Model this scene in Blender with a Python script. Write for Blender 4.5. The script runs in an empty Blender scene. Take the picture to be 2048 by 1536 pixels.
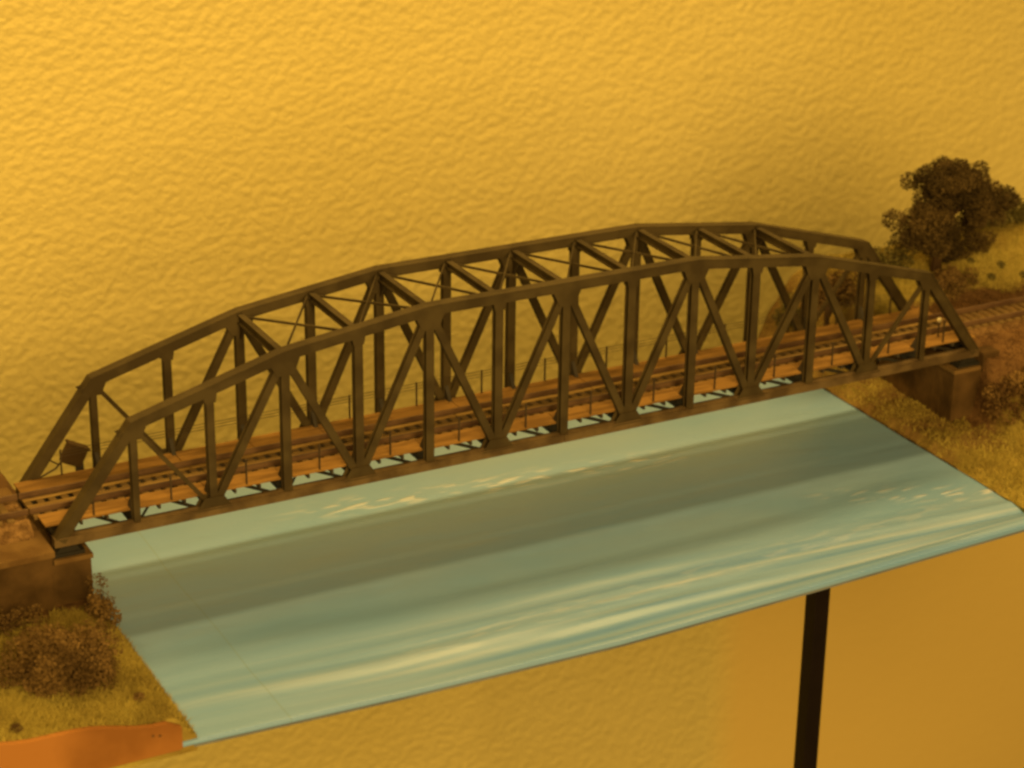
import bpy, bmesh, math, random
import numpy as np
from mathutils import Vector, Matrix

random.seed(7)
rng = np.random.default_rng(7)
S = 0.04                      # one truss panel = 40 mm; every builder below works in panels
sc = bpy.context.scene
C = sc.collection

# ------------------------------------------------------------------ camera
cam_d = bpy.data.cameras.new('camera')
cam = bpy.data.objects.new('camera', cam_d)
C.objects.link(cam)
sc.camera = cam
cam_d.sensor_width = 36.0
cam_d.lens = 4436.92 / 2048 * 36.0
cam_d.clip_start = 0.01
cam_d.clip_end = 50
CAM = Vector((-6.50583, -23.80853, 12.26286))


def rodrigues(r):
    r = np.array(r)
    th = np.linalg.norm(r)
    k = r / th
    K = np.array([[0, -k[2], k[1]], [k[2], 0, -k[0]], [-k[1], k[0], 0]])
    return np.eye(3) + math.sin(th) * K + (1 - math.cos(th)) * K @ K


Rc = rodrigues((0.393737814, -0.481619048, -0.084569516)) @ np.array([[1, 0, 0], [0, 0, -1], [0, 1, 0]], float)
m = Matrix(((Rc[0][0], -Rc[1][0], -Rc[2][0], CAM.x * S),
            (Rc[0][1], -Rc[1][1], -Rc[2][1], CAM.y * S),
            (Rc[0][2], -Rc[1][2], -Rc[2][2], CAM.z * S),
            (0, 0, 0, 1)))
cam.matrix_world = m
cam_d.dof.use_dof = True
cam_d.dof.focus_distance = 28.5 * S
cam_d.dof.aperture_fstop = 12.0

# ------------------------------------------------------------------ world and lamps
w = bpy.data.worlds.new('World')
sc.world = w
w.use_nodes = True
w.node_tree.nodes['Background'].inputs[0].default_value = (1.0, 0.58, 0.15, 1)
w.node_tree.nodes['Background'].inputs[1].default_value = 0.03


def area_lamp(name, loc, target, sx, sy, power, color):
    d = bpy.data.lights.new(name, 'AREA')
    d.shape = 'RECTANGLE'
    d.size, d.size_y = sx * S, sy * S
    d.energy = power
    d.color = color
    o = bpy.data.objects.new(name, d)
    C.objects.link(o)
    o.location = Vector(loc) * S
    o.rotation_euler = (Vector(target) - Vector(loc)).to_track_quat('-Z', 'Y').to_euler()
    return o


WARM = (1.0, 0.63, 0.185)
area_lamp('tube_lamp', (7, 11.6, 27.0), (7, 2.5, 0), 50, 2.6, 19.0, WARM)          # strip lamp high over the layout
area_lamp('room_lamp', (-5, -46, 21), (11, 6, -2), 18, 30, 68.0, WARM)            # room light from the front left

sc.view_settings.view_transform = 'Standard'
sc.view_settings.look = 'None'
sc.view_settings.gamma = 1
sc.view_settings.exposure = 0.0
sc.view_settings.use_curve_mapping = False
sc.cycles.filter_width = 2.8
sc.cycles.use_denoising = True

# ------------------------------------------------------------------ materials


def mat(name, base, rough=0.7, spec=0.3, var=0.0, scale=40, bump=0.0, bscale=120, second=None, fac=(0.4, 0.6),
        stretch=None, metallic=0.0, detail=5):
    mt = bpy.data.materials.new(name)
    mt.use_nodes = True
    nt = mt.node_tree
    b = nt.nodes['Principled BSDF']
    b.inputs['Roughness'].default_value = rough
    b.inputs['Specular IOR Level'].default_value = spec
    b.inputs['Metallic'].default_value = metallic
    tc = nt.nodes.new('ShaderNodeTexCoord')
    src = tc.outputs['Object']
    if stretch:
        mp = nt.nodes.new('ShaderNodeMapping')
        mp.inputs['Scale'].default_value = stretch
        nt.links.new(src, mp.inputs['Vector'])
        src = mp.outputs['Vector']
    if second is None:
        second = tuple(max(0, c * (1 - var)) for c in base)
    n = nt.nodes.new('ShaderNodeTexNoise')
    n.inputs['Scale'].default_value = scale
    n.inputs['Detail'].default_value = detail
    nt.links.new(src, n.inputs['Vector'])
    r = nt.nodes.new('ShaderNodeValToRGB')
    r.color_ramp.elements[0].position = fac[0]
    r.color_ramp.elements[1].position = fac[1]
    r.color_ramp.elements[0].color = (*second, 1)
    r.color_ramp.elements[1].color = (*base, 1)
    nt.links.new(n.outputs['Fac'], r.inputs['Fac'])
    nt.links.new(r.outputs['Color'], b.inputs['Base Color'])
    if bump:
        n2 = nt.nodes.new('ShaderNodeTexNoise')
        n2.inputs['Scale'].default_value = bscale
        n2.inputs['Detail'].default_value = 4
        nt.links.new(src, n2.inputs['Vector'])
        bp = nt.nodes.new('ShaderNodeBump')
        bp.inputs['Strength'].default_value = 1.0
        bp.inputs['Distance'].default_value = bump
        nt.links.new(n2.outputs['Fac'], bp.inputs['Height'])
        nt.links.new(bp.outputs['Normal'], b.inputs['Normal'])
    return mt


M = {}
M['steel'] = mat('steel_paint', (0.062, 0.045, 0.018), 0.65, 0.14, second=(0.040, 0.028, 0.011), scale=60, bump=0.0002, bscale=300)
M['steel_rust'] = mat('rusty_steel', (0.12, 0.08, 0.035), 0.75, 0.15, second=(0.065, 0.042, 0.018), scale=70, bump=0.0002, bscale=300)
M['dark'] = mat('dark_gap_shade', (0.05, 0.042, 0.03), 0.8, 0.2, var=0.4, scale=60)
M['board'] = mat('walkway_wood', (0.245, 0.138, 0.04), 0.85, 0.08, second=(0.145, 0.08, 0.024), scale=35, stretch=(1, 6, 6), bump=0.0002, bscale=150)
M['sleeper'] = mat('sleeper_wood', (0.17, 0.11, 0.04), 0.85, 0.1, second=(0.10, 0.062, 0.022), scale=50, bump=0.0003, bscale=200)
M['plank'] = mat('track_plank', (0.27, 0.175, 0.056), 0.85, 0.1, second=(0.17, 0.105, 0.035), scale=40, stretch=(1, 5, 5), bump=0.0002, bscale=160)
M['rail'] = mat('rusty_rail', (0.12, 0.068, 0.032), 0.6, 0.25, second=(0.075, 0.04, 0.02), scale=80)
M['stone'] = mat('abutment_stone', (0.09, 0.052, 0.019), 0.9, 0.1, second=(0.045, 0.026, 0.009), scale=45, bump=0.0012, bscale=90)
M['cap'] = mat('cap_stone', (0.15, 0.09, 0.032), 0.9, 0.1, second=(0.10, 0.056, 0.019), scale=60, bump=0.0006, bscale=140)
M['black'] = mat('black_metal', (0.010, 0.006, 0.004), 0.6, 0.15, var=0.3, scale=30)
M['bearing'] = mat('bearing_iron', (0.018, 0.016, 0.012), 0.7, 0.2, var=0.3, scale=60)
M['ballast'] = mat('ballast', (0.22, 0.13, 0.05), 0.95, 0.1, second=(0.13, 0.072, 0.027), scale=160, bump=0.0012, bscale=260)
M['earth'] = mat('earth', (0.145, 0.076, 0.028), 0.95, 0.1, second=(0.08, 0.042, 0.016), scale=60, bump=0.0015, bscale=150)
M['orange'] = mat('orange_board_paint', (0.34, 0.15, 0.04), 0.8, 0.08, second=(0.21, 0.088, 0.022), scale=18, bump=0.0002, bscale=80)
M['leaf_dark'] = mat('tree_foliage', (0.088, 0.058, 0.020), 0.9, 0.1, second=(0.04, 0.027, 0.01), scale=50)
M['leaf_green'] = mat('shrub_foliage', (0.12, 0.10, 0.03), 0.9, 0.1, second=(0.06, 0.05, 0.015), scale=45)
M['leaf_brown'] = mat('brown_foliage', (0.17, 0.105, 0.036), 0.9, 0.1, second=(0.08, 0.048, 0.017), scale=45)
M['leaf_tan'] = mat('tan_foliage', (0.22, 0.135, 0.045), 0.9, 0.1, second=(0.09, 0.05, 0.018), scale=45)
M['bark'] = mat('bark', (0.07, 0.04, 0.018), 0.95, 0.1, var=0.4, scale=80, bump=0.0004, bscale=200)
M['blade'] = mat('static_grass', (0.36, 0.29, 0.065), 0.9, 0.1, second=(0.22, 0.165, 0.037), scale=25)
M['boxwood'] = mat('brown_box_card', (0.05, 0.03, 0.012), 0.8, 0.1, var=0.3, scale=30)
M['cream'] = mat('cream_paint', (0.75, 0.66, 0.4), 0.5, 0.3, var=0.1, scale=30)
M['wire'] = mat('thin_wire', (0.05, 0.034, 0.018), 0.6, 0.2, var=0.2, scale=40)


SHADE_X = 18.9  # left edge of the shadow painted into the wall


def wall_material():
    mt = bpy.data.materials.new('textured_plaster')
    mt.use_nodes = True
    nt = mt.node_tree
    b = nt.nodes['Principled BSDF']
    b.inputs['Roughness'].default_value = 0.75
    b.inputs['Specular IOR Level'].default_value = 0.25
    tc = nt.nodes.new('ShaderNodeTexCoord')
    mp = nt.nodes.new('ShaderNodeMapping')
    mp.inputs['Rotation'].default_value = (0, math.radians(20), 0)
    mp.inputs['Scale'].default_value = (0.8, 1, 1.05)
    nt.links.new(tc.outputs['Object'], mp.inputs['Vector'])
    big = nt.nodes.new('ShaderNodeTexNoise')
    big.inputs['Scale'].default_value = 3.0
    big.inputs['Detail'].default_value = 3
    nt.links.new(tc.outputs['Object'], big.inputs['Vector'])
    r = nt.nodes.new('ShaderNodeValToRGB')
    r.color_ramp.elements[0].position = 0.3
    r.color_ramp.elements[1].position = 0.7
    r.color_ramp.elements[0].color = (0.79, 0.645, 0.20, 1)
    r.color_ramp.elements[1].color = (0.83, 0.69, 0.24, 1)
    nt.links.new(big.outputs['Fac'], r.inputs['Fac'])
    # low down on the right a soft shadow is painted in: oranger, smoother plaster
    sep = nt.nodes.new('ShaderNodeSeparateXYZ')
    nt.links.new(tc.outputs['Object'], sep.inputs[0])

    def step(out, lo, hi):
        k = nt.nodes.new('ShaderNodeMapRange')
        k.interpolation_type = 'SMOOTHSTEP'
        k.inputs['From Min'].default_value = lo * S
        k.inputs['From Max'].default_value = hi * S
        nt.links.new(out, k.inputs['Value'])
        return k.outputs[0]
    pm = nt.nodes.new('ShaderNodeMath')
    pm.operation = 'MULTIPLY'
    nt.links.new(step(sep.outputs['X'], SHADE_X, SHADE_X + 1.2), pm.inputs[0])
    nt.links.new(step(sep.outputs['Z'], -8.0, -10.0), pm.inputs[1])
    shade_mix = nt.nodes.new('ShaderNodeMix')
    shade_mix.data_type = 'RGBA'
    nt.links.new(pm.outputs[0], shade_mix.inputs[0])
    nt.links.new(r.outputs['Color'], shade_mix.inputs[6])
    shade_mix.inputs[7].default_value = (0.86, 0.63, 0.19, 1)
    nt.links.new(shade_mix.outputs[2], b.inputs['Base Color'])
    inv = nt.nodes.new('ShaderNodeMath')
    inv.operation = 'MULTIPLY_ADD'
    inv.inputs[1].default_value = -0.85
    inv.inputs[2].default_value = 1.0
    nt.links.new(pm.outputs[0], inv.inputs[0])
    n1 = nt.nodes.new('ShaderNodeTexNoise')
    n1.inputs['Scale'].default_value = 175
    n1.inputs['Detail'].default_value = 3
    n1.inputs['Roughness'].default_value = 0.5
    n1.inputs['Distortion'].default_value = 0.15
    nt.links.new(mp.outputs['Vector'], n1.inputs['Vector'])
    n2 = nt.nodes.new('ShaderNodeTexNoise')
    n2.inputs['Scale'].default_value = 62
    n2.inputs['Detail'].default_value = 2
    nt.links.new(mp.outputs['Vector'], n2.inputs['Vector'])
    ad = nt.nodes.new('ShaderNodeMath')
    ad.operation = 'MULTIPLY_ADD'
    ad.inputs[1].default_value = 0.45
    nt.links.new(n2.outputs['Fac'], ad.inputs[0])
    nt.links.new(n1.outputs['Fac'], ad.inputs[2])
    bp = nt.nodes.new('ShaderNodeBump')
    bp.inputs['Strength'].default_value = 1.0
    bp.inputs["Distance"].default_value = 0.0025
    nt.links.new(ad.outputs['Value'], bp.inputs['Height'])
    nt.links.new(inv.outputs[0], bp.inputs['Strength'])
    nt.links.new(bp.outputs['Normal'], b.inputs['Normal'])
    return mt


def water_material():
    mt = bpy.data.materials.new('painted_water')
    mt.use_nodes = True
    nt = mt.node_tree
    b = nt.nodes['Principled BSDF']
    b.inputs['Roughness'].default_value = 0.36
    b.inputs['Specular IOR Level'].default_value = 0.45
    tc = nt.nodes.new('ShaderNodeTexCoord')

    def attr(name, out='Fac'):
        a = nt.nodes.new('ShaderNodeAttribute')
        a.attribute_name = name
        return a.outputs[out]

    def noise(src, scale, stretch, detail, dist=0.0, off=(0, 0, 0)):
        mp = nt.nodes.new('ShaderNodeMapping')
        mp.inputs['Scale'].default_value = stretch
        mp.inputs['Location'].default_value = off
        nt.links.new(src, mp.inputs['Vector'])
        n = nt.nodes.new('ShaderNodeTexNoise')
        n.inputs['Scale'].default_value = scale
        n.inputs['Detail'].default_value = detail
        n.inputs['Distortion'].default_value = dist
        nt.links.new(mp.outputs['Vector'], n.inputs['Vector'])
        return n.outputs['Fac']

    def ramp(fac, stops):
        r = nt.nodes.new('ShaderNodeValToRGB')
        while len(r.color_ramp.elements) < len(stops):
            r.color_ramp.elements.new(0.5)
        for e, (p, c) in zip(r.color_ramp.elements, stops):
            e.position = p
            e.color = (*c, 1)
        nt.links.new(fac, r.inputs['Fac'])
        return r.outputs['Color']

    def mix(fac, a, bb):
        n = nt.nodes.new('ShaderNodeMix')
        n.data_type = 'RGBA'
        nt.links.new(fac, n.inputs[0])
        nt.links.new(a, n.inputs[6])
        nt.links.new(bb, n.inputs[7])
        return n.outputs[2]

    def math_(op, a, bb):
        n = nt.nodes.new('ShaderNodeMath')
        n.operation = op
        for k, v in ((0, a), (1, bb)):
            if isinstance(v, (int, float)):
                n.inputs[k].default_value = v
            else:
                nt.links.new(v, n.inputs[k])
        return n.outputs[0]

    ob = tc.outputs['Object']
    flow = attr('flow', 'Vector')                 # runs with the folds of the sheet
    base = ramp(noise(ob, 7, (1, 2.4, 1), 3, 0.3), [(0.3, (0.135, 0.285, 0.52)), (0.5, (0.16, 0.30, 0.52)), (0.7, (0.185, 0.315, 0.50))])
    st = noise(flow, 1.0, (0.16, 2.6, 1), 3, 0.1, (3, 1, 0))
    streak = ramp(st, [(0.36, (0.10, 0.25, 0.56)), (0.47, (0.16, 0.31, 0.56)), (0.58, (0.20, 0.335, 0.57)), (0.72, (0.38, 0.48, 0.64))])
    col = mix(attr('front'), base, streak)
    # painted highlights: pale flecks where ripples would catch the lamp, in rows
    glint = ramp(noise(ob, 150, (0.42, 1.9, 1), 1, 0.1), [(0.53, (0, 0, 0)), (0.64, (1, 1, 1))])
    dm = math_('MULTIPLY', glint, attr('glint'))
    white = nt.nodes.new('ShaderNodeRGB')
    white.outputs[0].default_value = (0.55, 0.58, 0.66, 1)
    col = mix(dm, col, white.outputs[0])
    jc = nt.nodes.new('ShaderNodeRGB')
    jc.outputs[0].default_value = (0.13, 0.22, 0.26, 1)
    # dark joint between two lengths of the sheet, near the left bank
    sep = nt.nodes.new('ShaderNodeSeparateXYZ')
    nt.links.new(ob, sep.inputs[0])
    wob = math_('MULTIPLY', noise(ob, 14, (0.02, 1, 1), 1), 0.10 * S)
    dist = math_('ABSOLUTE', math_('SUBTRACT', math_('ADD', sep.outputs['X'], wob), 1.70 * S), 0)
    jm = nt.nodes.new('ShaderNodeMapRange')
    jm.inputs['From Min'].default_value = 0.004 * S
    jm.inputs['From Max'].default_value = 0.016 * S
    jm.inputs['To Min'].default_value = 0.45
    jm.inputs['To Max'].default_value = 0.0
    nt.links.new(dist, jm.inputs['Value'])
    col = mix(jm.outputs[0], col, jc.outputs[0])
    nt.links.new(col, b.inputs['Base Color'])
    h = math_('ADD', math_('MULTIPLY', noise(ob, 40, (0.6, 2.2, 1), 3, 0.3), 0.6), dm)
    bp = nt.nodes.new('ShaderNodeBump')
    bp.inputs['Distance'].default_value = 0.0007
    bp.inputs['Strength'].default_value = 0.8
    nt.links.new(h, bp.inputs['Height'])
    nt.links.new(bp.outputs['Normal'], b.inputs['Normal'])
    return mt


def ground_material():
    """grass scatter and bare earth, mixed by a vertex attribute that also carries a painted shade strip."""
    mt = bpy.data.materials.new('grass_and_earth')
    mt.use_nodes = True
    nt = mt.node_tree
    b = nt.nodes['Principled BSDF']
    b.inputs['Roughness'].default_value = 0.95
    b.inputs['Specular IOR Level'].default_value = 0.1
    tc = nt.nodes.new('ShaderNodeTexCoord')
    n = nt.nodes.new('ShaderNodeTexNoise')
    n.inputs['Scale'].default_value = 45
    n.inputs['Detail'].default_value = 6
    nt.links.new(tc.outputs['Object'], n.inputs['Vector'])

    def rmp(c0, c1):
        r = nt.nodes.new('ShaderNodeValToRGB')
        r.color_ramp.elements[0].position = 0.35
        r.color_ramp.elements[1].position = 0.65
        r.color_ramp.elements[0].color = (*c0, 1)
        r.color_ramp.elements[1].color = (*c1, 1)
        nt.links.new(n.outputs['Fac'], r.inputs['Fac'])
        return r.outputs['Color']
    g = rmp((0.21, 0.15, 0.034), (0.34, 0.27, 0.06))
    e = rmp((0.085, 0.045, 0.017), (0.155, 0.085, 0.032))
    at = nt.nodes.new('ShaderNodeAttribute')
    at.attribute_name = 'earth'
    mx = nt.nodes.new('ShaderNodeMix')
    mx.data_type = 'RGBA'
    nt.links.new(at.outputs['Fac'], mx.inputs[0])
    nt.links.new(g, mx.inputs[6])
    nt.links.new(e, mx.inputs[7])
    nt.links.new(mx.outputs[2], b.inputs['Base Color'])
    n2 = nt.nodes.new('ShaderNodeTexNoise')
    n2.inputs['Scale'].default_value = 220
    n2.inputs['Detail'].default_value = 4
    nt.links.new(tc.outputs['Object'], n2.inputs['Vector'])
    bp = nt.nodes.new('ShaderNodeBump')
    bp.inputs['Distance'].default_value = 0.0016
    nt.links.new(n2.outputs['Fac'], bp.inputs['Height'])
    nt.links.new(bp.outputs['Normal'], b.inputs['Normal'])
    return mt


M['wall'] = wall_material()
M['water'] = water_material()
M['ground'] = ground_material()

# ------------------------------------------------------------------ mesh helpers


def empty(name, loc, label=None, cat=None, group=None):
    o = bpy.data.objects.new(name, None)
    C.objects.link(o)
    o.location = Vector(loc) * S
    o.empty_display_size = 0.01
    tag(o, label, cat, group)
    bpy.context.view_layer.update()
    return o


def tag(o, label=None, cat=None, group=None, kind=None):
    for k, v in (('label', label), ('category', cat), ('group', group), ('kind', kind)):
        if v:
            o[k] = v
    return o


def link(name, me, material, parent=None, world=True):
    o = bpy.data.objects.new(name, me)
    C.objects.link(o)
    if material is not None and not me.materials:
        me.materials.append(M[material])
    if parent is not None:
        o.parent = parent
        if world:
            o.matrix_parent_inverse = parent.matrix_world.inverted()
    return o


def obj(name, bm, material, parent=None, smooth=False):
    bmesh.ops.recalc_face_normals(bm, faces=bm.faces[:])
    bmesh.ops.scale(bm, vec=(S, S, S), verts=bm.verts[:])
    me = bpy.data.meshes.new(name)
    bm.to_mesh(me)
    bm.free()
    if smooth:
        me.polygons.foreach_set('use_smooth', [True] * len(me.polygons))
    return link(name, me, material, parent)


def raw(name, v, f, material, parent=None, smooth=False):
    """fast mesh from arrays; f is an (n,3) or (n,4) index array"""
    v = np.asarray(v, float) * S
    f = np.asarray(f, int)
    k = f.shape[1]
    me = bpy.data.meshes.new(name)
    me.vertices.add(len(v))
    me.vertices.foreach_set('co', v.ravel())
    me.loops.add(f.size)
    me.loops.foreach_set('vertex_index', f.ravel())
    me.polygons.add(len(f))
    me.polygons.foreach_set('loop_start', np.arange(0, f.size, k))
    me.polygons.foreach_set('loop_total', np.full(len(f), k))
    if smooth:
        me.polygons.foreach_set('use_smooth', np.ones(len(f), bool))
    me.update(calc_edges=True)
    me.validate()
    return link(name, me, material, parent)


def box(bm, x0, x1, y0, y1, z0, z1, bev=0.0):
    r = bmesh.ops.create_cube(bm, size=1.0)
    vs = r['verts']
    for v in vs:
        v.co = Vector((x0 if v.co.x < 0 else x1, y0 if v.co.y < 0 else y1, z0 if v.co.z < 0 else z1))
    if bev:
        es = {e for v in vs for e in v.link_edges}
        bmesh.ops.bevel(bm, geom=list(es), offset=bev, segments=2, affect='EDGES', profile=0.7)


def bar(bm, p0, p1, wy, wt, off=0.0, y=None):
    """straight bar from p0 to p1; wt = width in the plane of the truss, wy = depth across it"""
    p0, p1 = Vector(p0), Vector(p1)
    d = (p1 - p0).normalized()
    side = Vector((0, 1, 0))
    if abs(d.dot(side)) > 0.9:
        side = Vector((0, 0, 1))
    t = d.cross(side).normalized()
    side = t.cross(d).normalized()
    vs = []
    for p in (p0, p1):
        for a, b in ((-1, -1), (1, -1), (1, 1), (-1, 1)):
            vs.append(bm.verts.new(p + t * a * wt / 2 + side * (b * wy / 2 + off)))
    for f in ((0, 3, 2, 1), (4, 5, 6, 7), (0, 1, 5, 4), (1, 2, 6, 5), (2, 3, 7, 6), (3, 0, 4, 7)):
        bm.faces.new([vs[i] for i in f])


def hbeam(bm, p0, p1, wy, wt, th=0.018):
    bar(bm, p0, p1, th, wt, off=wy / 2 - th / 2)
    bar(bm, p0, p1, th, wt, off=-wy / 2 + th / 2)
    bar(bm, p0, p1, wy - 2 * th, th)


def rod(bm, p0, p1, r, n=6):
    p0, p1 = Vector(p0), Vector(p1)
    d = (p1 - p0).normalized()
    a = d.orthogonal().normalized()
    b = d.cross(a)
    rings = []
    for p in (p0, p1):
        rings.append([bm.verts.new(p + (a * math.cos(2 * math.pi * k / n) + b * math.sin(2 * math.pi * k / n)) * r) for k in range(n)])
    for k in range(n):
        bm.faces.new((rings[0][k], rings[0][(k + 1) % n], rings[1][(k + 1) % n], rings[1][k]))
    bm.faces.new(rings[0][::-1])
    bm.faces.new(rings[1])


def tube(bm, pts, radii, n=7):
    pts = [Vector(p) for p in pts]
    rings = []
    for i, p in enumerate(pts):
        d = (pts[min(i + 1, len(pts) - 1)] - pts[max(i - 1, 0)]).normalized()
        a = d.cross(Vector((0.31, 0.9, 0.2))).normalized()
        b = d.cross(a)
        rings.append([bm.verts.new(p + (a * math.cos(2 * math.pi * k / n) + b * math.sin(2 * math.pi * k / n)) * radii[i]) for k in range(n)])
    for r0, r1 in zip(rings, rings[1:]):
        for k in range(n):
            bm.faces.new((r0[k], r0[(k + 1) % n], r1[(k + 1) % n], r1[k]))
    bm.faces.new(rings[0][::-1])
    bm.faces.new(rings[-1])


def prism(bm, poly, y0, y1):
    """polygon in XZ pushed from y0 to y1"""
    a = [bm.verts.new((x, y0, z)) for x, z in poly]
    b = [bm.verts.new((x, y1, z)) for x, z in poly]
    n = len(poly)
    bm.faces.new(a)
    bm.faces.new(b[::-1])
    for k in range(n):
        bm.faces.new((a[k], b[k], b[(k + 1) % n], a[(k + 1) % n]))


def plate(bm, pts, th):
    """flat plate through 3-D points with thickness th"""
    pts = [Vector(p) for p in pts]
    nrm = (pts[1] - pts[0]).cross(pts[2] - pts[0]).normalized() * th / 2
    a = [bm.verts.new(p - nrm) for p in pts]
    b = [bm.verts.new(p + nrm) for p in pts]
    n = len(pts)
    bm.faces.new(a)
    bm.faces.new(b[::-1])
    for k in range(n):
        bm.faces.new((a[k], b[k], b[(k + 1) % n], a[(k + 1) % n]))


def vnoise(x, y, seed=0, sc_=1.0):
    """smooth value noise on arrays"""
    x = np.asarray(x, float) * sc_
    y = np.asarray(y, float) * sc_
    xi, yi = np.floor(x).astype(int), np.floor(y).astype(int)
    fx, fy = x - xi, y - yi
    fx, fy = fx * fx * (3 - 2 * fx), fy * fy * (3 - 2 * fy)

    def h(a, b):
        k = (a * 374761393 + b * 668265263 + seed * 974711) & 0x7fffffff
        k = ((k ^ (k >> 13)) * 1274126177) & 0x7fffffff
        return (k & 0xffff) / 65535.0 * 2 - 1
    return (h(xi, yi) * (1 - fx) + h(xi + 1, yi) * fx) * (1 - fy) + (h(xi, yi + 1) * (1 - fx) + h(xi + 1, yi + 1) * fx) * fy


def fbm(x, y, seed=0, s=1.0):
    return vnoise(x, y, seed, s) + 0.5 * vnoise(x, y, seed + 1, 2.1 * s) + 0.25 * vnoise(x, y, seed + 2, 4.3 * s)


def smooth(t):
    t = np.clip(t, 0, 1)
    return t * t * (3 - 2 * t)


# ------------------------------------------------------------------ the setting: wall, water, banks
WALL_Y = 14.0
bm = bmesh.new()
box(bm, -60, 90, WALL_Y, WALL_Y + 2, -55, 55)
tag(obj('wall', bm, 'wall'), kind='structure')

WZ = -1.2
XL, XR = 0.5, 12.87


def front_y(x):
    return np.interp(x, [0.5, 3.1, 6.0, 8.8, 12.5, 13.2], [-3.19, -3.32, -3.39, -3.29, -3.12, -3.08])


# water: one sheet with gentle ripples, a raised seam near the left bank and a thin edge
nx, ny = 420, 230
gx = np.linspace(XL - 0.25, XR + 0.25, nx)
gt = np.linspace(0, 1, ny)
X, T = np.meshgrid(gx, gt)
FY = front_y(X)
Y = FY + (4.0 - FY) * T
Z = WZ + 0.005 * vnoise(X * 0.6, Y * 2.0, 3) + 0.002 * vnoise(X * 2.2, Y * 6, 5)
# the sheet is pulled tight: long folds run along the front edge and fan in towards the right corner
fan = np.interp(X, [0, 3, 6, 9, 11, 13.2], [1.6, 1.75, 1.7, 1.45, 1.15, 0.8])
FV = (Y - FY) / fan + 0.05 * vnoise(X * 0.3, Y * 0.3, 13)
front = smooth((1.25 - FV) / 0.9) * np.interp(X, [1, 3, 6], [0.35, 0.6, 1.0])
fold = vnoise(X * 0.22, FV * 4.2, 17) + 0.6 * vnoise(X * 0.3 + 5, FV * 9.0, 19)
Z += 0.030 * fold * front * smooth((FV) / 0.12)
GLINT = np.exp(-((Y - (1.75 - 0.12 * (X - 2.7))) / 0.22) ** 2) * smooth((X - 3.2) / 1.5) * (1 - smooth((X - 8.8) / 1.2)) * 0.55  # weight of the painted ripple highlights
GLINT += np.exp(-((Y - (-1.25 - 0.42 * (X - 10.9))) / 0.20) ** 2) * smooth((X - 10.2) / 0.8) * 0.5
GLINT += np.exp(-((Y + 2.55 - 0.05 * (X - 3)) / 0.2) ** 2) * smooth((X - 3) / 1.0) * 0.15
V = np.stack([X, Y, Z], -1).reshape(-1, 3)
idx = np.arange(nx * ny).reshape(ny, nx)
F = np.stack([idx[:-1, :-1], idx[:-1, 1:], idx[1:, 1:], idx[1:, :-1]], -1).reshape(-1, 4)
top_n = len(V)
edge = np.stack([gx, front_y(gx), np.full(nx, WZ - 0.055)], -1)
V = np.vstack([V, edge])
eb = top_n + np.arange(nx)
F = np.vstack([F, np.stack([eb[:-1], eb[1:], idx[0, 1:], idx[0, :-1]], -1)])
back = np.array([[XL - 0.25, 4.0, WZ - 0.055], [XR + 0.25, 4.0, WZ - 0.055]])
wo = raw('water', V, F, 'water', smooth=True)
tag(wo, kind='structure')
for nm_, arr in (('front', front), ('glint', GLINT)):
    at = wo.data.attributes.new(nm_, 'FLOAT', 'POINT')
    full = np.zeros(len(wo.data.vertices), np.float32)
    full[:top_n] = arr.ravel()
    at.data.foreach_set('value', full)
at = wo.data.attributes.new('flow', 'FLOAT_VECTOR', 'POINT')
full = np.zeros((len(wo.data.vertices), 3), np.float32)
full[:top_n, 0] = X.ravel()
full[:top_n, 1] = FV.ravel() * 3
at.data.foreach_set('vector', full.ravel())
# painted edge: a darker blue fascia under the sheet
bm = bmesh.new()
n = 60
xs = np.linspace(XL + 0.02, XR + 0.2, n)
a = [bm.verts.new((x, float(front_y(x)) + 0.03, WZ - 0.03)) for x in xs]
b_ = [bm.verts.new((x, float(front_y(x)) + 0.03, WZ - 0.11)) for x in xs]
c_ = [bm.verts.new((x, 3.95, WZ - 0.11)) for x in xs]
d_ = [bm.verts.new((x, 3.95, WZ - 0.03)) for x in xs]
for k in range(n - 1):
    for p, q_ in ((a, b_), (b_, c_), (c_, d_)):
        bm.faces.new((p[k], p[k + 1], q_[k + 1], q_[k]))
M['fascia'] = mat('grey_blue_board', (0.16, 0.18, 0.2), 0.7, 0.2, var=0.3, scale=20)
tag(obj('river_base_board', bm, 'fascia'), 'thin dark board under the front edge of the blue river', 'board')


def z_left(x, y):
    d = XL + 0.06 - x
    z = WZ + 0.03 + 0.26 * smooth(d / 0.28) + 0.115 * np.maximum(d, 0)
    z = z + 0.05 * fbm(x, y, 11, 1.3) * smooth(d / 0.3)
    z = z + 0.25 * smooth((y - 1.9) / 1.0) * smooth(d / 0.5)
    return z


def z_right(x, y):
    d = x - XR
    z = WZ + 0.02 + 0.10 * smooth(d / 0.12) + 0.06 * np.maximum(d, 0)
    # embankment carrying the line, right of the abutment
    emb = smooth((x - 13.95) / 0.2)
    prof = np.interp(y, [-1.5, -0.75, -0.28, 0.1, 0.38, 1.25, 1.6, 2.0], [-1.0, -0.66, -0.12, 0.0, 0.09, 0.09, 0.06, 0.16])
    mask = emb * smooth((y + 1.5) / 0.3)
    z = z * (1 - mask) + np.maximum(prof, z) * mask
    # hill behind the line
    hill = np.interp(x, [12.87, 13.05, 13.5, 14.2, 15.2, 15.7, 16.95, 19], [-1.1, -0.65, -0.05, 0.22, 0.36, 0.42, 0.68, 0.85])
    hb = smooth((y - 1.75) / 0.75)
    z = z * (1 - hb) + np.maximum(z, hill - 0.35 * smooth((y - 2.7) / 1.2) * smooth((x - 14) / 1.0)) * hb
    z = z + 0.045 * fbm(x, y, 21, 1.4) * smooth(d / 0.35)
    return z


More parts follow.
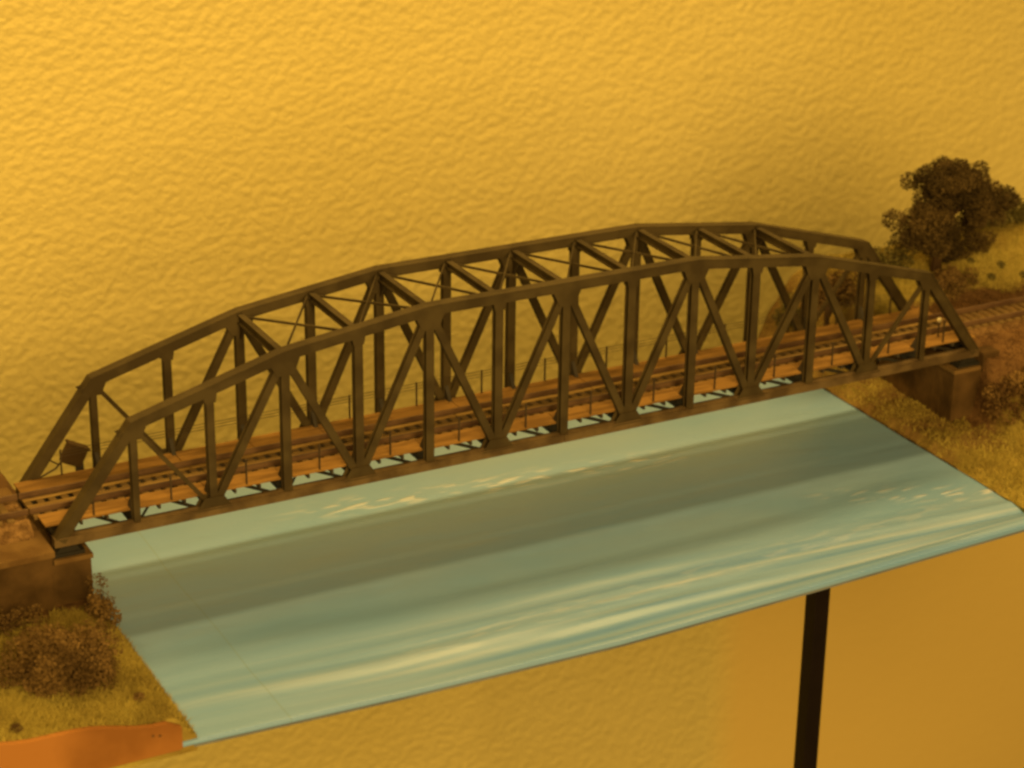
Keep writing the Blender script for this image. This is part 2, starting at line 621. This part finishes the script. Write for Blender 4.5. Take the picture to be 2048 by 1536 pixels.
def terrain(name, x0, x1, y0, y1, zf, nx, ny, earth):
    xs, ys = np.linspace(x0, x1, nx), np.linspace(y0, y1, ny)
    X, Y = np.meshgrid(xs, ys)
    Z = zf(X, Y) + 0.012 * fbm(X, Y, 31, 9)
    V = np.stack([X, Y, Z], -1).reshape(-1, 3)
    idx = np.arange(nx * ny).reshape(ny, nx)
    F = np.stack([idx[:-1, :-1], idx[:-1, 1:], idx[1:, 1:], idx[1:, :-1]], -1).reshape(-1, 4)
    # skirt down to the board
    def skirt(ring, V, F):
        base = len(V)
        low = V[ring].copy()
        low[:, 2] = WZ - 0.16
        V = np.vstack([V, low])
        k = base + np.arange(len(ring))
        return V, np.vstack([F, np.stack([ring[:-1], k[:-1], k[1:], ring[1:]], -1)])
    for ring in (idx[0, :], idx[:, 0], idx[:, -1], idx[-1, :]):
        V, F = skirt(ring, V, F)
    o = raw(name, V, F, 'ground', smooth=True)
    at = o.data.attributes.new('earth', 'FLOAT', 'POINT')
    e = earth(V[:, 0], V[:, 1], V[:, 2])
    at.data.foreach_set('value', np.clip(e, 0, 1).astype(np.float32))
    return tag(o, kind='structure')


def earth_left(x, y, z):
    return smooth((y + 0.75 + 0.25 * fbm(x, y, 41, 2)) / 0.4)


def earth_shade_right(x, y, z):
    e = smooth((x - 13.5 + 0.2 * fbm(x, y, 42, 2)) / 0.3) * smooth((y + 0.95 + 0.2 * fbm(x, y, 43, 2)) / 0.4) * (1 - smooth((y - 1.65 + 0.15 * fbm(x, y, 44, 2)) / 0.3))
    strip = 0.95 * (1 - smooth((x - 13.7) / 0.3)) * smooth((y + 1.3 + 0.3 * fbm(x, y, 45, 2)) / 0.6)  # shade along the bank, put into the ground colour as earth
    return np.maximum(e, strip * (0.75 + 0.25 * fbm(x, y, 46, 3)))


terrain('left_river_bank', -3.4, XL + 0.06, -3.16, 4.0, z_left, 110, 190, earth_left)
terrain('right_river_bank', XR - 0.03, 18.5, -3.1, 4.0, z_right, 170, 210, earth_shade_right)

# orange painted end board in front of the left bank
poly = [(-3.6, WZ - 0.05), (0.33, WZ - 0.05), (0.36, WZ - 0.02)]
topx = np.linspace(0.36, -3.6, 24)
for x in topx:
    poly.append((float(x), float(z_left(np.array(x), np.array(-3.16)) - 0.0 + (0.02 if x < 0.2 else -0.04))))
bm = bmesh.new()
prism(bm, poly, -3.24, -3.165)
eb_ = obj('end_board', bm, 'orange')
tag(eb_, 'orange painted board closing the front of the left bank', 'board')
for sx_, sz_ in ((0.02, -0.98), (0.10, -1.0)):
    bm = bmesh.new()
    rod(bm, (sx_, -3.245, sz_), (sx_, -3.20, sz_), 0.018, 10)
    obj('screw', bm, 'earth', eb_)

# ------------------------------------------------------------------ abutments


def abutment(x_face, dirn, label):
    """x_face: plane of the face towards the river; dirn +1 = land lies at higher x"""
    t = empty('abutment', (x_face, 0.76, WZ), label, 'abutment', 'stone abutments under the bridge ends')

    def bx(name, xa, xb, y0, y1, z0, z1, m_, bev=0.015):
        bm = bmesh.new()
        box(bm, min(xa, xb), max(xa, xb), y0, y1, z0, z1, bev)
        return obj(name, bm, m_, t)
    d = dirn
    bx('bearing_shelf', x_face, x_face + d * 0.5, -0.13, 1.68, WZ - 0.1, -0.27, 'stone')
    bx('shelf_cap', x_face - d * 0.025, x_face + d * 0.47, -0.155, 1.70, -0.268, -0.205, 'cap')
    if d < 0:
        bx('wing_wall', x_face + d * 0.502, x_face + d * 4, -0.22, 1.76, WZ - 0.1, -0.115, 'stone')
        bx('cap_stone', x_face + d * 0.475, x_face + d * 4, -0.25, 1.78, -0.113, -0.03, 'cap')
    else:
        bx('wing_wall', x_face + d * 0.502, x_face + d * 0.80, -0.15, 1.66, WZ - 0.1, -0.02, 'stone')
    return t


abutment(0.36, -1, 'brown stone abutment beside the round brown bush, left bank')
abutment(13.58, 1, 'dark brown stone abutment on the right bank below the hill')

# ------------------------------------------------------------------ the truss bridge
W = 1.531
NP = 14
HX, HZ = [1, 3, 5, 9, 11, 13], [1.342, 1.906, 2.171, 2.171, 1.906, 1.342]


def top_z(i):
    return float(np.interp(i, HX, HZ)) - 0.0


bridge = empty('truss_bridge', (7, W / 2, -0.2), 'grey green steel truss railway bridge with arched top chords over the blue river', 'bridge')


def sweep_segments(nodes, prof_list, yc):
    """mitred sweep of rectangles along an XZ polyline; returns one bmesh per segment"""
    P = [Vector((x, 0, z)) for x, z in nodes]
    dirs = [(b - a).normalized() for a, b in zip(P, P[1:])]
    nrm = [Vector((-d.z, 0, d.x)) for d in dirs]
    out = []
    for s in range(len(dirs)):
        bm = bmesh.new()
        for (y0, y1, z0, z1) in prof_list:
            rings = []
            for e in (0, 1):
                j = s + e
                if j == 0:
                    mi = nrm[0]
                    k = 1.0
                elif j == len(P) - 1:
                    mi = nrm[-1]
                    k = 1.0
                else:
                    mi = (nrm[j - 1] + nrm[j]).normalized()
                    k = 1.0 / mi.dot(nrm[j])
                rings.append([bm.verts.new(P[j] + mi * (z * k) + Vector((0, yc + y, 0))) for y, z in ((y0, z0), (y1, z0), (y1, z1), (y0, z1))])
            for q in range(4):
                bm.faces.new((rings[0][q], rings[0][(q + 1) % 4], rings[1][(q + 1) % 4], rings[1][q]))
            bm.faces.new(rings[0][::-1])
            bm.faces.new(rings[1])
        out.append(bm)
    return out


for yc, inner in ((0.0, 1), (W, -1)):
    nodes = [(0, 0.0)] + [(x, z) for x, z in zip(HX, HZ)] + [(14, 0.0)]
    segs = sweep_segments(nodes, [(-0.062, 0.062, -0.085, 0.038), (-0.08, 0.08, 0.038, 0.056)], yc)
    for k, bmx in enumerate(segs):
        obj('end_post' if k in (0, len(segs) - 1) else 'top_chord', bmx, 'steel', bridge)
    # bottom chord, two halves with a splice
    for x0, x1 in ((-0.06, 6.995), (7.005, 14.06)):
        bm = bmesh.new()
        box(bm, x0, x1, yc - 0.06, yc + 0.06, -0.085, 0.022)
        box(bm, x0, x1, yc - 0.078, yc + 0.078, 0.022, 0.036)
        obj('bottom_chord', bm, 'steel_rust', bridge)
    # verticals
    for i in range(1, NP):
        e = min(i, NP - i)
        wd = {1: 0.085, 2: 0.10}.get(e, 0.115)
        bm = bmesh.new()
        hbeam(bm, (i, yc, 0.03), (i, yc, top_z(i) - 0.07), 0.10, wd)
        obj('vertical_post', bm, 'steel', bridge)
    # diagonals: W pattern, tops at odd nodes
    for i in range(1, NP):
        if i % 2 == 1:
            for j in (i - 1, i + 1):
                if j in (0, NP):
                    continue
                thin = i in (1, 13)
                wd = 0.055 if thin else 0.10
                a, b = Vector((i, yc, top_z(i) - 0.03)), Vector((j, yc, 0.0))
                dd = (b - a).normalized()
                bm = bmesh.new()
                hbeam(bm, a + dd * 0.05, b - dd * 0.06, 0.088 if not thin else 0.05, wd, 0.016)
                obj('diagonal_brace', bm, 'steel', bridge)
    # gusset plates
    for i in range(1, NP):
        zt = top_z(i) - 0.08
        sl = (top_z(min(i + 1, 13)) - top_z(max(i - 1, 1))) / (min(i + 1, 13) - max(i - 1, 1))
        for fy in (-0.0552, 0.0552):
            bm = bmesh.new()
            if i % 2 == 1:
                g = 0.20 if i in (1, 13) else 0.23
                lo = 0.12 if i in (1, 13) else 0.2
                plate(bm, [(i - g, yc + fy, zt - g * sl + 0.05), (i + g, yc + fy, zt + g * sl + 0.05), (i + g * 0.5, yc + fy, zt - lo), (i - g * 0.5, yc + fy, zt - lo)], 0.010)
            else:
                g = 0.10
                plate(bm, [(i - g, yc + fy, zt - g * sl + 0.04), (i + g, yc + fy, zt + g * sl + 0.04), (i + g * 0.7, yc + fy, zt - 0.10), (i - g * 0.7, yc + fy, zt - 0.10)], 0.010)
            obj('gusset_plate', bm, 'steel', bridge)
            if i % 2 == 0:
                bm = bmesh.new()
                plate(bm, [(i - 0.24, yc + fy * 1.09, 0.0), (i + 0.24, yc + fy * 1.09, 0.0), (i + 0.13, yc + fy * 1.09, 0.17), (i - 0.13, yc + fy * 1.09, 0.17)], 0.010)
                obj('gusset_plate', bm, 'steel', bridge)
    # knee brackets from floor beam to vertical
    for i in range(1, NP):
        bm = bmesh.new()
        y0 = yc + inner * 0.052
        plate(bm, [(i - 0.02, y0, 0.03), (i - 0.02, y0 + inner * 0.20, 0.03), (i - 0.02, y0 + inner * 0.16, 0.14), (i - 0.02, y0 + inner * 0.02, 0.36), (i - 0.02, y0, 0.36)], 0.05)
        obj('knee_bracket', bm, 'dark', bridge)
    # bearings
    for xb in (0.10, 13.86):
        bm = bmesh.new()
        box(bm, xb - 0.20, xb + 0.20, yc - 0.10, yc + 0.10, -0.205, -0.155, 0.008)
        prism(bm, [(xb - 0.16, -0.156), (xb + 0.16, -0.156), (xb + 0.10, -0.086), (xb - 0.10, -0.086)], yc - 0.075, yc + 0.075)
        obj('bearing', bm, 'bearing', bridge)

# floor beams, stringers, lower bracing
for i in range(0, NP + 1):
    bm = bmesh.new()
    x = min(max(i, 0.02), 13.98)
    bar(bm, (x, 0.062, -0.035), (x, W - 0.062, -0.035), 0.09, 0.05)
    bar(bm, (x, 0.062, 0.017), (x, W - 0.062, 0.017), 0.012, 0.10)
    obj('floor_beam', bm, 'dark', bridge)
for yy in (0.53, 1.0):
    bm = bmesh.new()
    box(bm, -0.05, 14.05, yy - 0.035, yy + 0.035, 0.025, 0.085)
    obj('stringer', bm, 'dark', bridge)
bm = bmesh.new()
box(bm, -0.1, 14.1, 0.43, 1.10, 0.086, 0.094)
obj('gap_shade_sheet', bm, 'dark', bridge)  # dark sheet added to stand for shade in the gaps between sleepers
for i in range(NP):
    for a, b, dz in ((0.07, W - 0.07, 0.0), (W - 0.07, 0.07, -0.02)):
        bm = bmesh.new()
        bar(bm, (i + 0.03, a, -0.05 + dz), (i + 0.97, b, -0.05 + dz), 0.014, 0.045)
        obj('lower_bracing', bm, 'dark', bridge)
    for xm in (0.33, 0.66):                      # brackets that carry the walkway boards
        for ya, yb in ((0.07, 0.43), (W - 0.43, W - 0.07)):
            bm = bmesh.new()
            bar(bm, (i + xm, ya, 0.12), (i + xm, yb, 0.12), 0.05, 0.03)
            obj('walkway_bracket', bm, 'dark', bridge)
# top cross struts and wind bracing between nodes 3 and 11
for i in range(3, 12):
    zt = top_z(i)
    bm = bmesh.new()
    heavy = i % 2 == 1
    hz = 0.10 if heavy else 0.075
    y0, y1 = 0.064, W - 0.064
    for zz in (zt + 0.012, zt - hz):
        bar(bm, (i, y0, zz), (i, y1, zz), 0.016, 0.085)
    bar(bm, (i, y0, zt - hz / 2 + 0.006), (i, y1, zt - hz / 2 + 0.006), hz - 0.004, 0.018)
    obj('cross_strut', bm, 'steel', bridge)
    if heavy:
        for ya, s_ in ((0.066, 1), (W - 0.066, -1)):
            bm = bmesh.new()
            plate(bm, [(i, ya, zt - 0.11), (i, ya + s_ * 0.2, zt - 0.11), (i, ya, zt - 0.34)], 0.02)
            obj('strut_knee', bm, 'steel', bridge)
for i in range(3, 11):
    for a, b, dz in ((0.07, W - 0.07, 0.0), (W - 0.07, 0.07, -0.02)):
        bm = bmesh.new()
        bar(bm, (i + 0.05, a, top_z(i) - 0.015 + dz), (i + 0.95, b, top_z(i + 1) - 0.015 + dz), 0.018, 0.032)
        obj('wind_brace', bm, 'steel', bridge)

# walkway boards
for (y0, y1) in ((0.09, 0.425), (1.105, W - 0.09)):
    for i in range(NP):
        bm = bmesh.new()
        xa = i + (-0.12 if i == 0 else 0.004)
        xb = i + 1 + (0.10 if i == NP - 1 else -0.004)
        dz = random.uniform(-0.003, 0.003)
        box(bm, xa, xb, y0, y1, 0.146 + dz, 0.170 + dz, 0.004)
        obj('walkway_board', bm, 'board', bridge)
# handrails on both walkways: posts at mid panel, three fine wires near the top
for yy, ysgn in ((0.115, 1), (W - 0.115, -1)):
    bm = bmesh.new()
    for zz in (0.50, 0.46, 0.42):
        for i in range(NP - 1):
            rod(bm, (i + 0.5, yy, zz), (i + 1.5, yy, zz), 0.0042, 4)
    hr = obj('handrail', bm, 'wire', bridge)
    for i in range(NP):
        bm = bmesh.new()
        bar(bm, (i + 0.5, yy, 0.165), (i + 0.5, yy, 0.515), 0.02, 0.02)
        obj('railing_post', bm, 'wire', hr)

# ------------------------------------------------------------------ track


def rail_mesh(x0, x1, y):
    bm = bmesh.new()
    box(bm, x0, x1, y - 0.026, y + 0.026, 0.152, 0.164)
    box(bm, x0, x1, y - 0.007, y + 0.007, 0.164, 0.204)
    box(bm, x0, x1, y - 0.016, y + 0.016, 0.204, 0.222, 0.004)
    return bm


slp = None


def track(label, x0, x1, planks):
    global slp
    t = empty('railway_track', ((x0 + x1) / 2, W / 2, 0.1), label, 'track', 'lengths of single railway track')
    for y in (0.53, 1.0):
        obj('rail', rail_mesh(x0, x1, y), 'rail', t)
    n_ = int((x1 - x0) / 0.155)
    for k in range(n_):
        x = x0 + 0.07 + k * 0.155 + random.uniform(-0.006, 0.006)
        if slp is None:
            bm = bmesh.new()
            box(bm, -0.044, 0.044, -0.335, 0.335, -0.024, 0.024, 0.005)
            o = obj('sleeper', bm, 'sleeper', t)
            slp = o.data
        else:
            o = link('sleeper', slp, None, t)
        o.location = Vector((x, W / 2 + random.uniform(-0.008, 0.008), 0.126)) * S
        o.rotation_euler.z = random.uniform(-0.02, 0.02)
    if planks:
        for (ya, yb) in ((0.62, 0.735), (0.875, 0.945)):
            xx = x0 + 0.02
            while xx < x1 - 0.1:
                ln = min(random.uniform(1.7, 2.4), x1 - 0.02 - xx)
                bm = bmesh.new()
                box(bm, xx, xx + ln - 0.012, ya, yb, 0.151, 0.163 + random.uniform(-0.003, 0.004), 0.003)
                obj('track_plank', bm, 'plank', t)
                xx += ln
    return t


track('railway track on the steel bridge between two board walkways', -0.18, 14.18, True)
track('short railway track on the left abutment', -3.3, -0.2, False)
track('railway track on the brown embankment right of the bridge', 14.2, 18.3, False)

# ballast beds on land


def ballast_bed(x0, x1, name):
    nx_, ny_ = int((x1 - x0) / 0.025), 56
    xs, ys = np.linspace(x0, x1, nx_), np.linspace(0.2, 1.33, ny_)
    X, Y = np.meshgrid(xs, ys)
    Z = np.interp(Y, [0.2, 0.4, 1.13, 1.33], [-0.04, 0.118, 0.118, -0.04]) + 0.012 * fbm(X, Y, 51, 16)
    V = np.stack([X, Y, Z], -1).reshape(-1, 3)
    idx = np.arange(nx_ * ny_).reshape(ny_, nx_)
    F = np.stack([idx[:-1, :-1], idx[:-1, 1:], idx[1:, 1:], idx[1:, :-1]], -1).reshape(-1, 4)
    low = V[idx[:, 0]].copy(); low[:, 2] = -0.05
    low2 = V[idx[:, -1]].copy(); low2[:, 2] = -0.05
    k = len(V) + np.arange(ny_)
    V = np.vstack([V, low, low2])
    F = np.vstack([F, np.stack([idx[:-1, 0], idx[1:, 0], k[1:], k[:-1]], -1), np.stack([idx[:-1, -1], k[:-1] + ny_, k[1:] + ny_, idx[1:, -1]], -1)])
    return tag(raw(name, V, F, 'ballast'), kind='structure')


ballast_bed(-3.35, -0.22, 'left_ballast_bed')
ballast_bed(14.22, 18.4, 'right_ballast_bed')

# ------------------------------------------------------------------ plants


def leaves(cent, rad, n_per, size, squash=1.0):
    """many small random triangles on and in clumps: centre list, radius list"""
    vs = []
    for c, r in zip(cent, rad):
        n_ = int(n_per * (r ** 2) / 0.04)
        d = rng.normal(size=(n_, 3))
        d /= np.linalg.norm(d, axis=1, keepdims=True)
        rr = r * (0.55 + 0.5 * rng.random((n_, 1)) ** 0.6)
        p = np.array(c) + d * rr * np.array([1, 1, squash])
        u = rng.normal(size=(n_, 3))
        u /= np.linalg.norm(u, axis=1, keepdims=True)
        v = np.cross(u, d + 0.6 * rng.normal(size=(n_, 3)))
        v /= np.linalg.norm(v, axis=1, keepdims=True) + 1e-9
        s = size * (0.6 + 0.8 * rng.random((n_, 1)))
        vs.append(np.stack([p - u * s * 0.5 - v * s * 0.3, p + u * s * 0.5 - v * s * 0.3, p + v * s * 0.6], 1))
    vs = np.concatenate(vs).reshape(-1, 3)
    return vs, np.arange(len(vs)).reshape(-1, 3)


def clumps(center, ext, k, r0, r1, shell=0.55, zmin=None):
    out, rad = [], []
    while len(out) < k:
        d = np.array([random.gauss(0, 1) for _ in range(3)])
        d /= np.linalg.norm(d)
        q = d * (shell + (1 - shell) * random.random())
        p = np.array(center) + q * np.array(ext)
        if zmin is not None and p[2] < zmin:
            continue
        out.append(p)
        rad.append(random.uniform(r0, r1))
    return out, rad


def plant(name, base, label, cat, cl, leafmat, n_per, size, trunk=None, group=None, squash=0.9, extra=None):
    t = empty(name, base, label, cat, group)
    cent, rad = cl
    V, F = leaves(cent, rad, n_per, size, squash)
    raw('crown' if cat == 'tree' else 'foliage', V, F, leafmat, t)
    bm = bmesh.new()
    b = Vector(base)
    if trunk:
        h, r = trunk
        top = b + Vector((0.02, 0.03, h))
        tube(bm, [b - Vector((0, 0, 0.08)), b + Vector((0.01, 0, h * 0.35)), b + Vector((0.0, 0.02, h * 0.7)), top], [r * 1.35, r, r * 0.8, r * 0.5], 8)
    else:
        h, r = 0.25, 0.03
        top = b + Vector((0, 0, h))
        tube(bm, [b - Vector((0, 0, 0.08)), top], [r, r * 0.6], 6)
    for c in cent[:16]:
        c = Vector(c)
        s = b + (top - b) * random.uniform(0.45, 0.95)
        mid = (s + c) / 2 + Vector((random.uniform(-.04, .04), random.uniform(-.04, .04), 0.03))
        tube(bm, [s, mid, c], [r * 0.45, r * 0.3, r * 0.12], 5)
    obj('trunk' if cat == 'tree' else 'stem', bm, 'bark', t)
    return t


# tall dark tree on the hill
tb = (15.08, 2.35, float(z_right(np.array(15.08), np.array(2.35))))
cl = ([], [])
for (cx, cz, ex, ez, k) in ((15.1, 1.80, 0.50, 0.36, 22), (14.56, 1.34, 0.36, 0.34, 15), (15.5, 1.42, 0.56, 0.48, 24), (14.95, 1.35, 0.4, 0.4, 14),
                            (16.02, 1.50, 0.30, 0.34, 11), (15.5, 0.80, 0.46, 0.26, 15), (15.05, 0.95, 0.3, 0.25, 8), (14.78, 1.90, 0.24, 0.26, 7), (15.3, 2.0, 0.36, 0.18, 8), (14.62, 0.98, 0.28, 0.22, 9)):
    c_, r_ = clumps((cx + 0.1, 2.35, cz - 0.13), (ex * 1.04, 0.5, ez), int(k * 1.25), 0.12, 0.2, 0.4)
    cl[0].extend(c_)
    cl[1].extend(r_)
plant('broadleaf_tree', tb, 'tall dark green broadleaf tree on the hill beyond the right end of the bridge', 'tree', cl, 'leaf_dark', 420, 0.038, trunk=(0.9, 0.075))

plant('bushy_tree', (17.3, 3.1, 0.55), 'low olive bush at the right edge behind the tall dark tree', 'bush',
      clumps((17.0, 3.1, 0.84), (0.8, 0.3, 0.30), 28, 0.13, 0.2, 0.4), 'leaf_green', 220, 0.045)
plant('bush', (14.4, 2.75, 0.22), 'dark bush on the hill left of the tall tree trunk', 'bush',
      clumps((14.42, 2.75, 0.44), (0.46, 0.25, 0.22), 17, 0.10, 0.17, 0.4), 'leaf_green', 230, 0.042)
plant('bush', (14.75, 1.78, 0.15), 'brown bush beside the track just beyond the right end post', 'bush',
      clumps((14.95, 1.80, 0.30), (0.55, 0.18, 0.24), 24, 0.09, 0.15, 0.4), 'leaf_brown', 230, 0.038)
plant('small_tree', (13.1, 2.45, -0.6), 'small dark shrubby tree behind the bridge at the foot of the hill', 'tree',
      clumps((13.25, 2.45, 0.22), (0.55, 0.25, 0.32), 22, 0.10, 0.17, 0.4), 'leaf_brown', 220, 0.042, trunk=(0.7, 0.05))
plant('bush', (12.98, 3.3, -0.75), 'light green bush at the far water edge behind the bridge', 'bush',
      clumps((13.0, 3.3, -0.42), (0.24, 0.25, 0.28), 12, 0.10, 0.17, 0.4), 'leaf_green', 230, 0.04)
# left bank
plant('round_bush', (-0.62, -1.95, -0.92), 'big round brown bush on the left bank in the foreground', 'bush',
      clumps((-0.64, -1.95, -0.56), (0.62, 0.5, 0.36), 58, 0.14, 0.24, 0.55, zmin=-0.85), 'leaf_brown', 330, 0.034)
plant('shrub', (0.28, -0.62, -1.05), 'dark brown shrub between the left abutment and the water', 'shrub',
      clumps((0.27, -0.68, -0.70), (0.15, 0.34, 0.40), 24, 0.08, 0.15, 0.35), 'leaf_brown', 260, 0.034)
plant('shrub', (-0.9, -0.62, -0.85), 'dark shrub against the left abutment behind the round bush', 'shrub',
      clumps((-0.9, -0.6, -0.72), (0.6, 0.22, 0.24), 20, 0.09, 0.16, 0.4), 'leaf_brown', 240, 0.034)
# right bank bush in front of the wing wall
plant('wide_bush', (14.35, -0.75, -1.0), 'tan brown bush growing against the right abutment', 'bush',
      clumps((14.42, -0.68, -0.58), (0.58, 0.34, 0.46), 54, 0.12, 0.2, 0.5, zmin=-1.0), 'leaf_tan', 280, 0.036)

# tufts on the hill and banks
k = 0
for (x, y, r, lb) in ((15.9, 1.95, 0.07, 'large dark tuft on the hill right of the tall tree, nearest the track'), (16.2, 2.1, 0.06, 'dark tuft highest on the hill at the right'), (15.55, 1.95, 0.05, 'small dark tuft on the hill nearest the tall tree trunk'), (15.75, 2.3, 0.05, 'tiny dark tuft on the hill behind the larger tufts'), (16.5, 1.9, 0.06, 'dark tuft on the hill closest to the right picture edge')):
    z = float(z_right(np.array(x), np.array(y)))
    t = empty('grass_tuft', (x, y, z), lb, 'tuft', 'dark tufts on the hill')
    V, F = leaves([(x, y, z + 0.02)], [r], 700, 0.04)
    raw('foliage', V, F, 'leaf_green', t)
for (x, y, lb) in ((0.08, -2.62, 'small dark tuft on the left bank near the water corner'), (-1.42, -2.95, 'small dark tuft at the left edge above the orange board')):
    z = float(z_left(np.array(x), np.array(y)))
    t = empty('grass_tuft', (x, y, z), lb, 'tuft')
    V, F = leaves([(x, y, z + 0.02)], [0.075], 700, 0.04)
    raw('foliage', V, F, 'leaf_brown', t)

# static grass


def grass(name, n_, x0, x1, y0, y1, zf, keep, h, label):
    x = rng.uniform(x0, x1, n_)
    y = rng.uniform(y0, y1, n_)
    kk = keep(x, y) > rng.random(n_)
    x, y = x[kk], y[kk]
    z = zf(x, y)
    p = np.stack([x, y, z], 1)
    a = rng.uniform(0, 2 * np.pi, len(x))
    hh = h * (0.5 + rng.random(len(x)))
    lean = rng.normal(size=(len(x), 2)) * 0.5
    dx = np.stack([np.cos(a), np.sin(a), np.zeros_like(a)], 1) * 0.008
    tip = p + np.stack([lean[:, 0] * hh, lean[:, 1] * hh, hh], 1)
    V = np.stack([p - dx, p + dx, tip], 1).reshape(-1, 3)
    o = raw(name, V, np.arange(len(V)).reshape(-1, 3), 'blade')
    return tag(o, label, 'grass', kind='stuff')


grass('bank_grass', 60000, -2.2, XL + 0.05, -3.15, -0.3, z_left, lambda x, y: 1 - earth_left(x, y, 0), 0.05, 'short olive grass covering the left bank')
grass('hill_grass', 110000, XR, 18.2, -3.0, 3.95, z_right, lambda x, y: 1 - earth_shade_right(x, y, 0), 0.045, 'short olive grass covering the right bank and hill')

# ballast and earth crumbs


def crumbs(name, n_, x0, x1, y0, y1, zf, keep, s0, s1, material, label):
    x = rng.uniform(x0, x1, n_)
    y = rng.uniform(y0, y1, n_)
    kk = keep(x, y) > rng.random(n_)
    x, y = x[kk], y[kk]
    z = zf(x, y)
    p = np.stack([x, y, z + 0.004], 1)
    base = np.array([[1, 0, 0], [-1, 0, 0], [0, 1, 0], [0, -1, 0], [0, 0, 1], [0, 0, -1]], float)
    fs = np.array([[0, 2, 4], [2, 1, 4], [1, 3, 4], [3, 0, 4], [2, 0, 5], [1, 2, 5], [3, 1, 5], [0, 3, 5]])
    s = rng.uniform(s0, s1, (len(x), 1, 1))
    v = base[None] * s * rng.uniform(0.6, 1.3, (len(x), 6, 1)) + p[:, None] + rng.normal(size=(len(x), 6, 3)) * s * 0.25
    F = (fs[None] + 6 * np.arange(len(x))[:, None, None]).reshape(-1, 3)
    return tag(raw(name, v.reshape(-1, 3), F, material), label, 'gravel', kind='stuff')


def z_bal(x, y):
    return np.interp(y, [0.2, 0.4, 1.13, 1.33], [-0.04, 0.118, 0.118, -0.04])


crumbs('left_gravel', 9000, -3.3, -0.24, 0.2, 1.33, z_bal, lambda x, y: np.ones_like(x), 0.008, 0.018, 'ballast', 'brown gravel along the track on the left bank')
crumbs('right_gravel', 12000, 14.24, 18.3, 0.2, 1.33, z_bal, lambda x, y: np.ones_like(x), 0.008, 0.018, 'ballast', 'brown gravel along the track right of the bridge')
crumbs('embankment_crumbs', 12000, 13.6, 18.3, -1.2, 1.9, z_right, lambda x, y: earth_shade_right(x, y, 0), 0.008, 0.022, 'earth', 'reddish earth crumbs on the slope of the right embankment')

# ------------------------------------------------------------------ small things
# brown box tilted against the far truss with a loose cable
t = empty('tilted_box', (0.72, 1.66, 0.06), 'brown tilted box with a loose cable behind the far left end post', 'box')
bm = bmesh.new()
box(bm, -0.145, 0.145, -0.07, 0.07, -0.14, 0.14, 0.05)
box(bm, -0.155, 0.155, -0.08, 0.08, 0.12, 0.15, 0.008)
bmesh.ops.rotate(bm, cent=(0, 0, 0), matrix=Matrix.Rotation(math.radians(28), 3, 'Y'), verts=bm.verts[:])
bmesh.ops.translate(bm, vec=(0.74, 1.66, 0.30), verts=bm.verts[:])
obj('case', bm, 'boxwood', t)
bm = bmesh.new()
tube(bm, [(0.66, 1.66, 0.27), (0.52, 1.62, 0.22), (0.42, 1.6, 0.30), (0.38, 1.6, 0.42), (0.35, 1.58, 0.5)], [0.012] * 5, 6)
tube(bm, [(0.60, 1.66, 0.26), (0.48, 1.62, 0.17), (0.30, 1.6, 0.11), (0.16, 1.58, 0.08)], [0.014] * 4, 6)
obj('cable', bm, 'wire', t)
bm = bmesh.new()
bar(bm, (0.80, 1.64, -0.03), (0.80, 1.64, 0.2), 0.05, 0.10)
obj('foot', bm, 'dark', t)

# marker post with a cream head
t = empty('marker_post', (13.58, 0.33, 0.17), 'short marker post with a cream knob near the right end post', 'post')
bm = bmesh.new()
rod(bm, (13.58, 0.33, 0.165), (13.58, 0.33, 0.42), 0.012, 8)
obj('shaft', bm, 'wire', t)
bm = bmesh.new()
bmesh.ops.create_uvsphere(bm, u_segments=12, v_segments=8, radius=0.036)
bmesh.ops.translate(bm, vec=(13.58, 0.33, 0.44), verts=bm.verts[:])
obj('knob', bm, 'cream', t, smooth=True)

# black square tube that carries the river section
t = empty('support_leg', (10.72, -1.0, -18), 'black square steel leg under the front of the river', 'leg')
bm = bmesh.new()
box(bm, 10.595, 10.845, -1.125, -0.875, -18, WZ - 0.13, 0.02)
obj('tube', bm, 'black', t)
bm = bmesh.new()
box(bm, 10.42, 11.02, -1.3, -0.7, WZ - 0.128, WZ - 0.111)
obj('top_plate', bm, 'black', t)
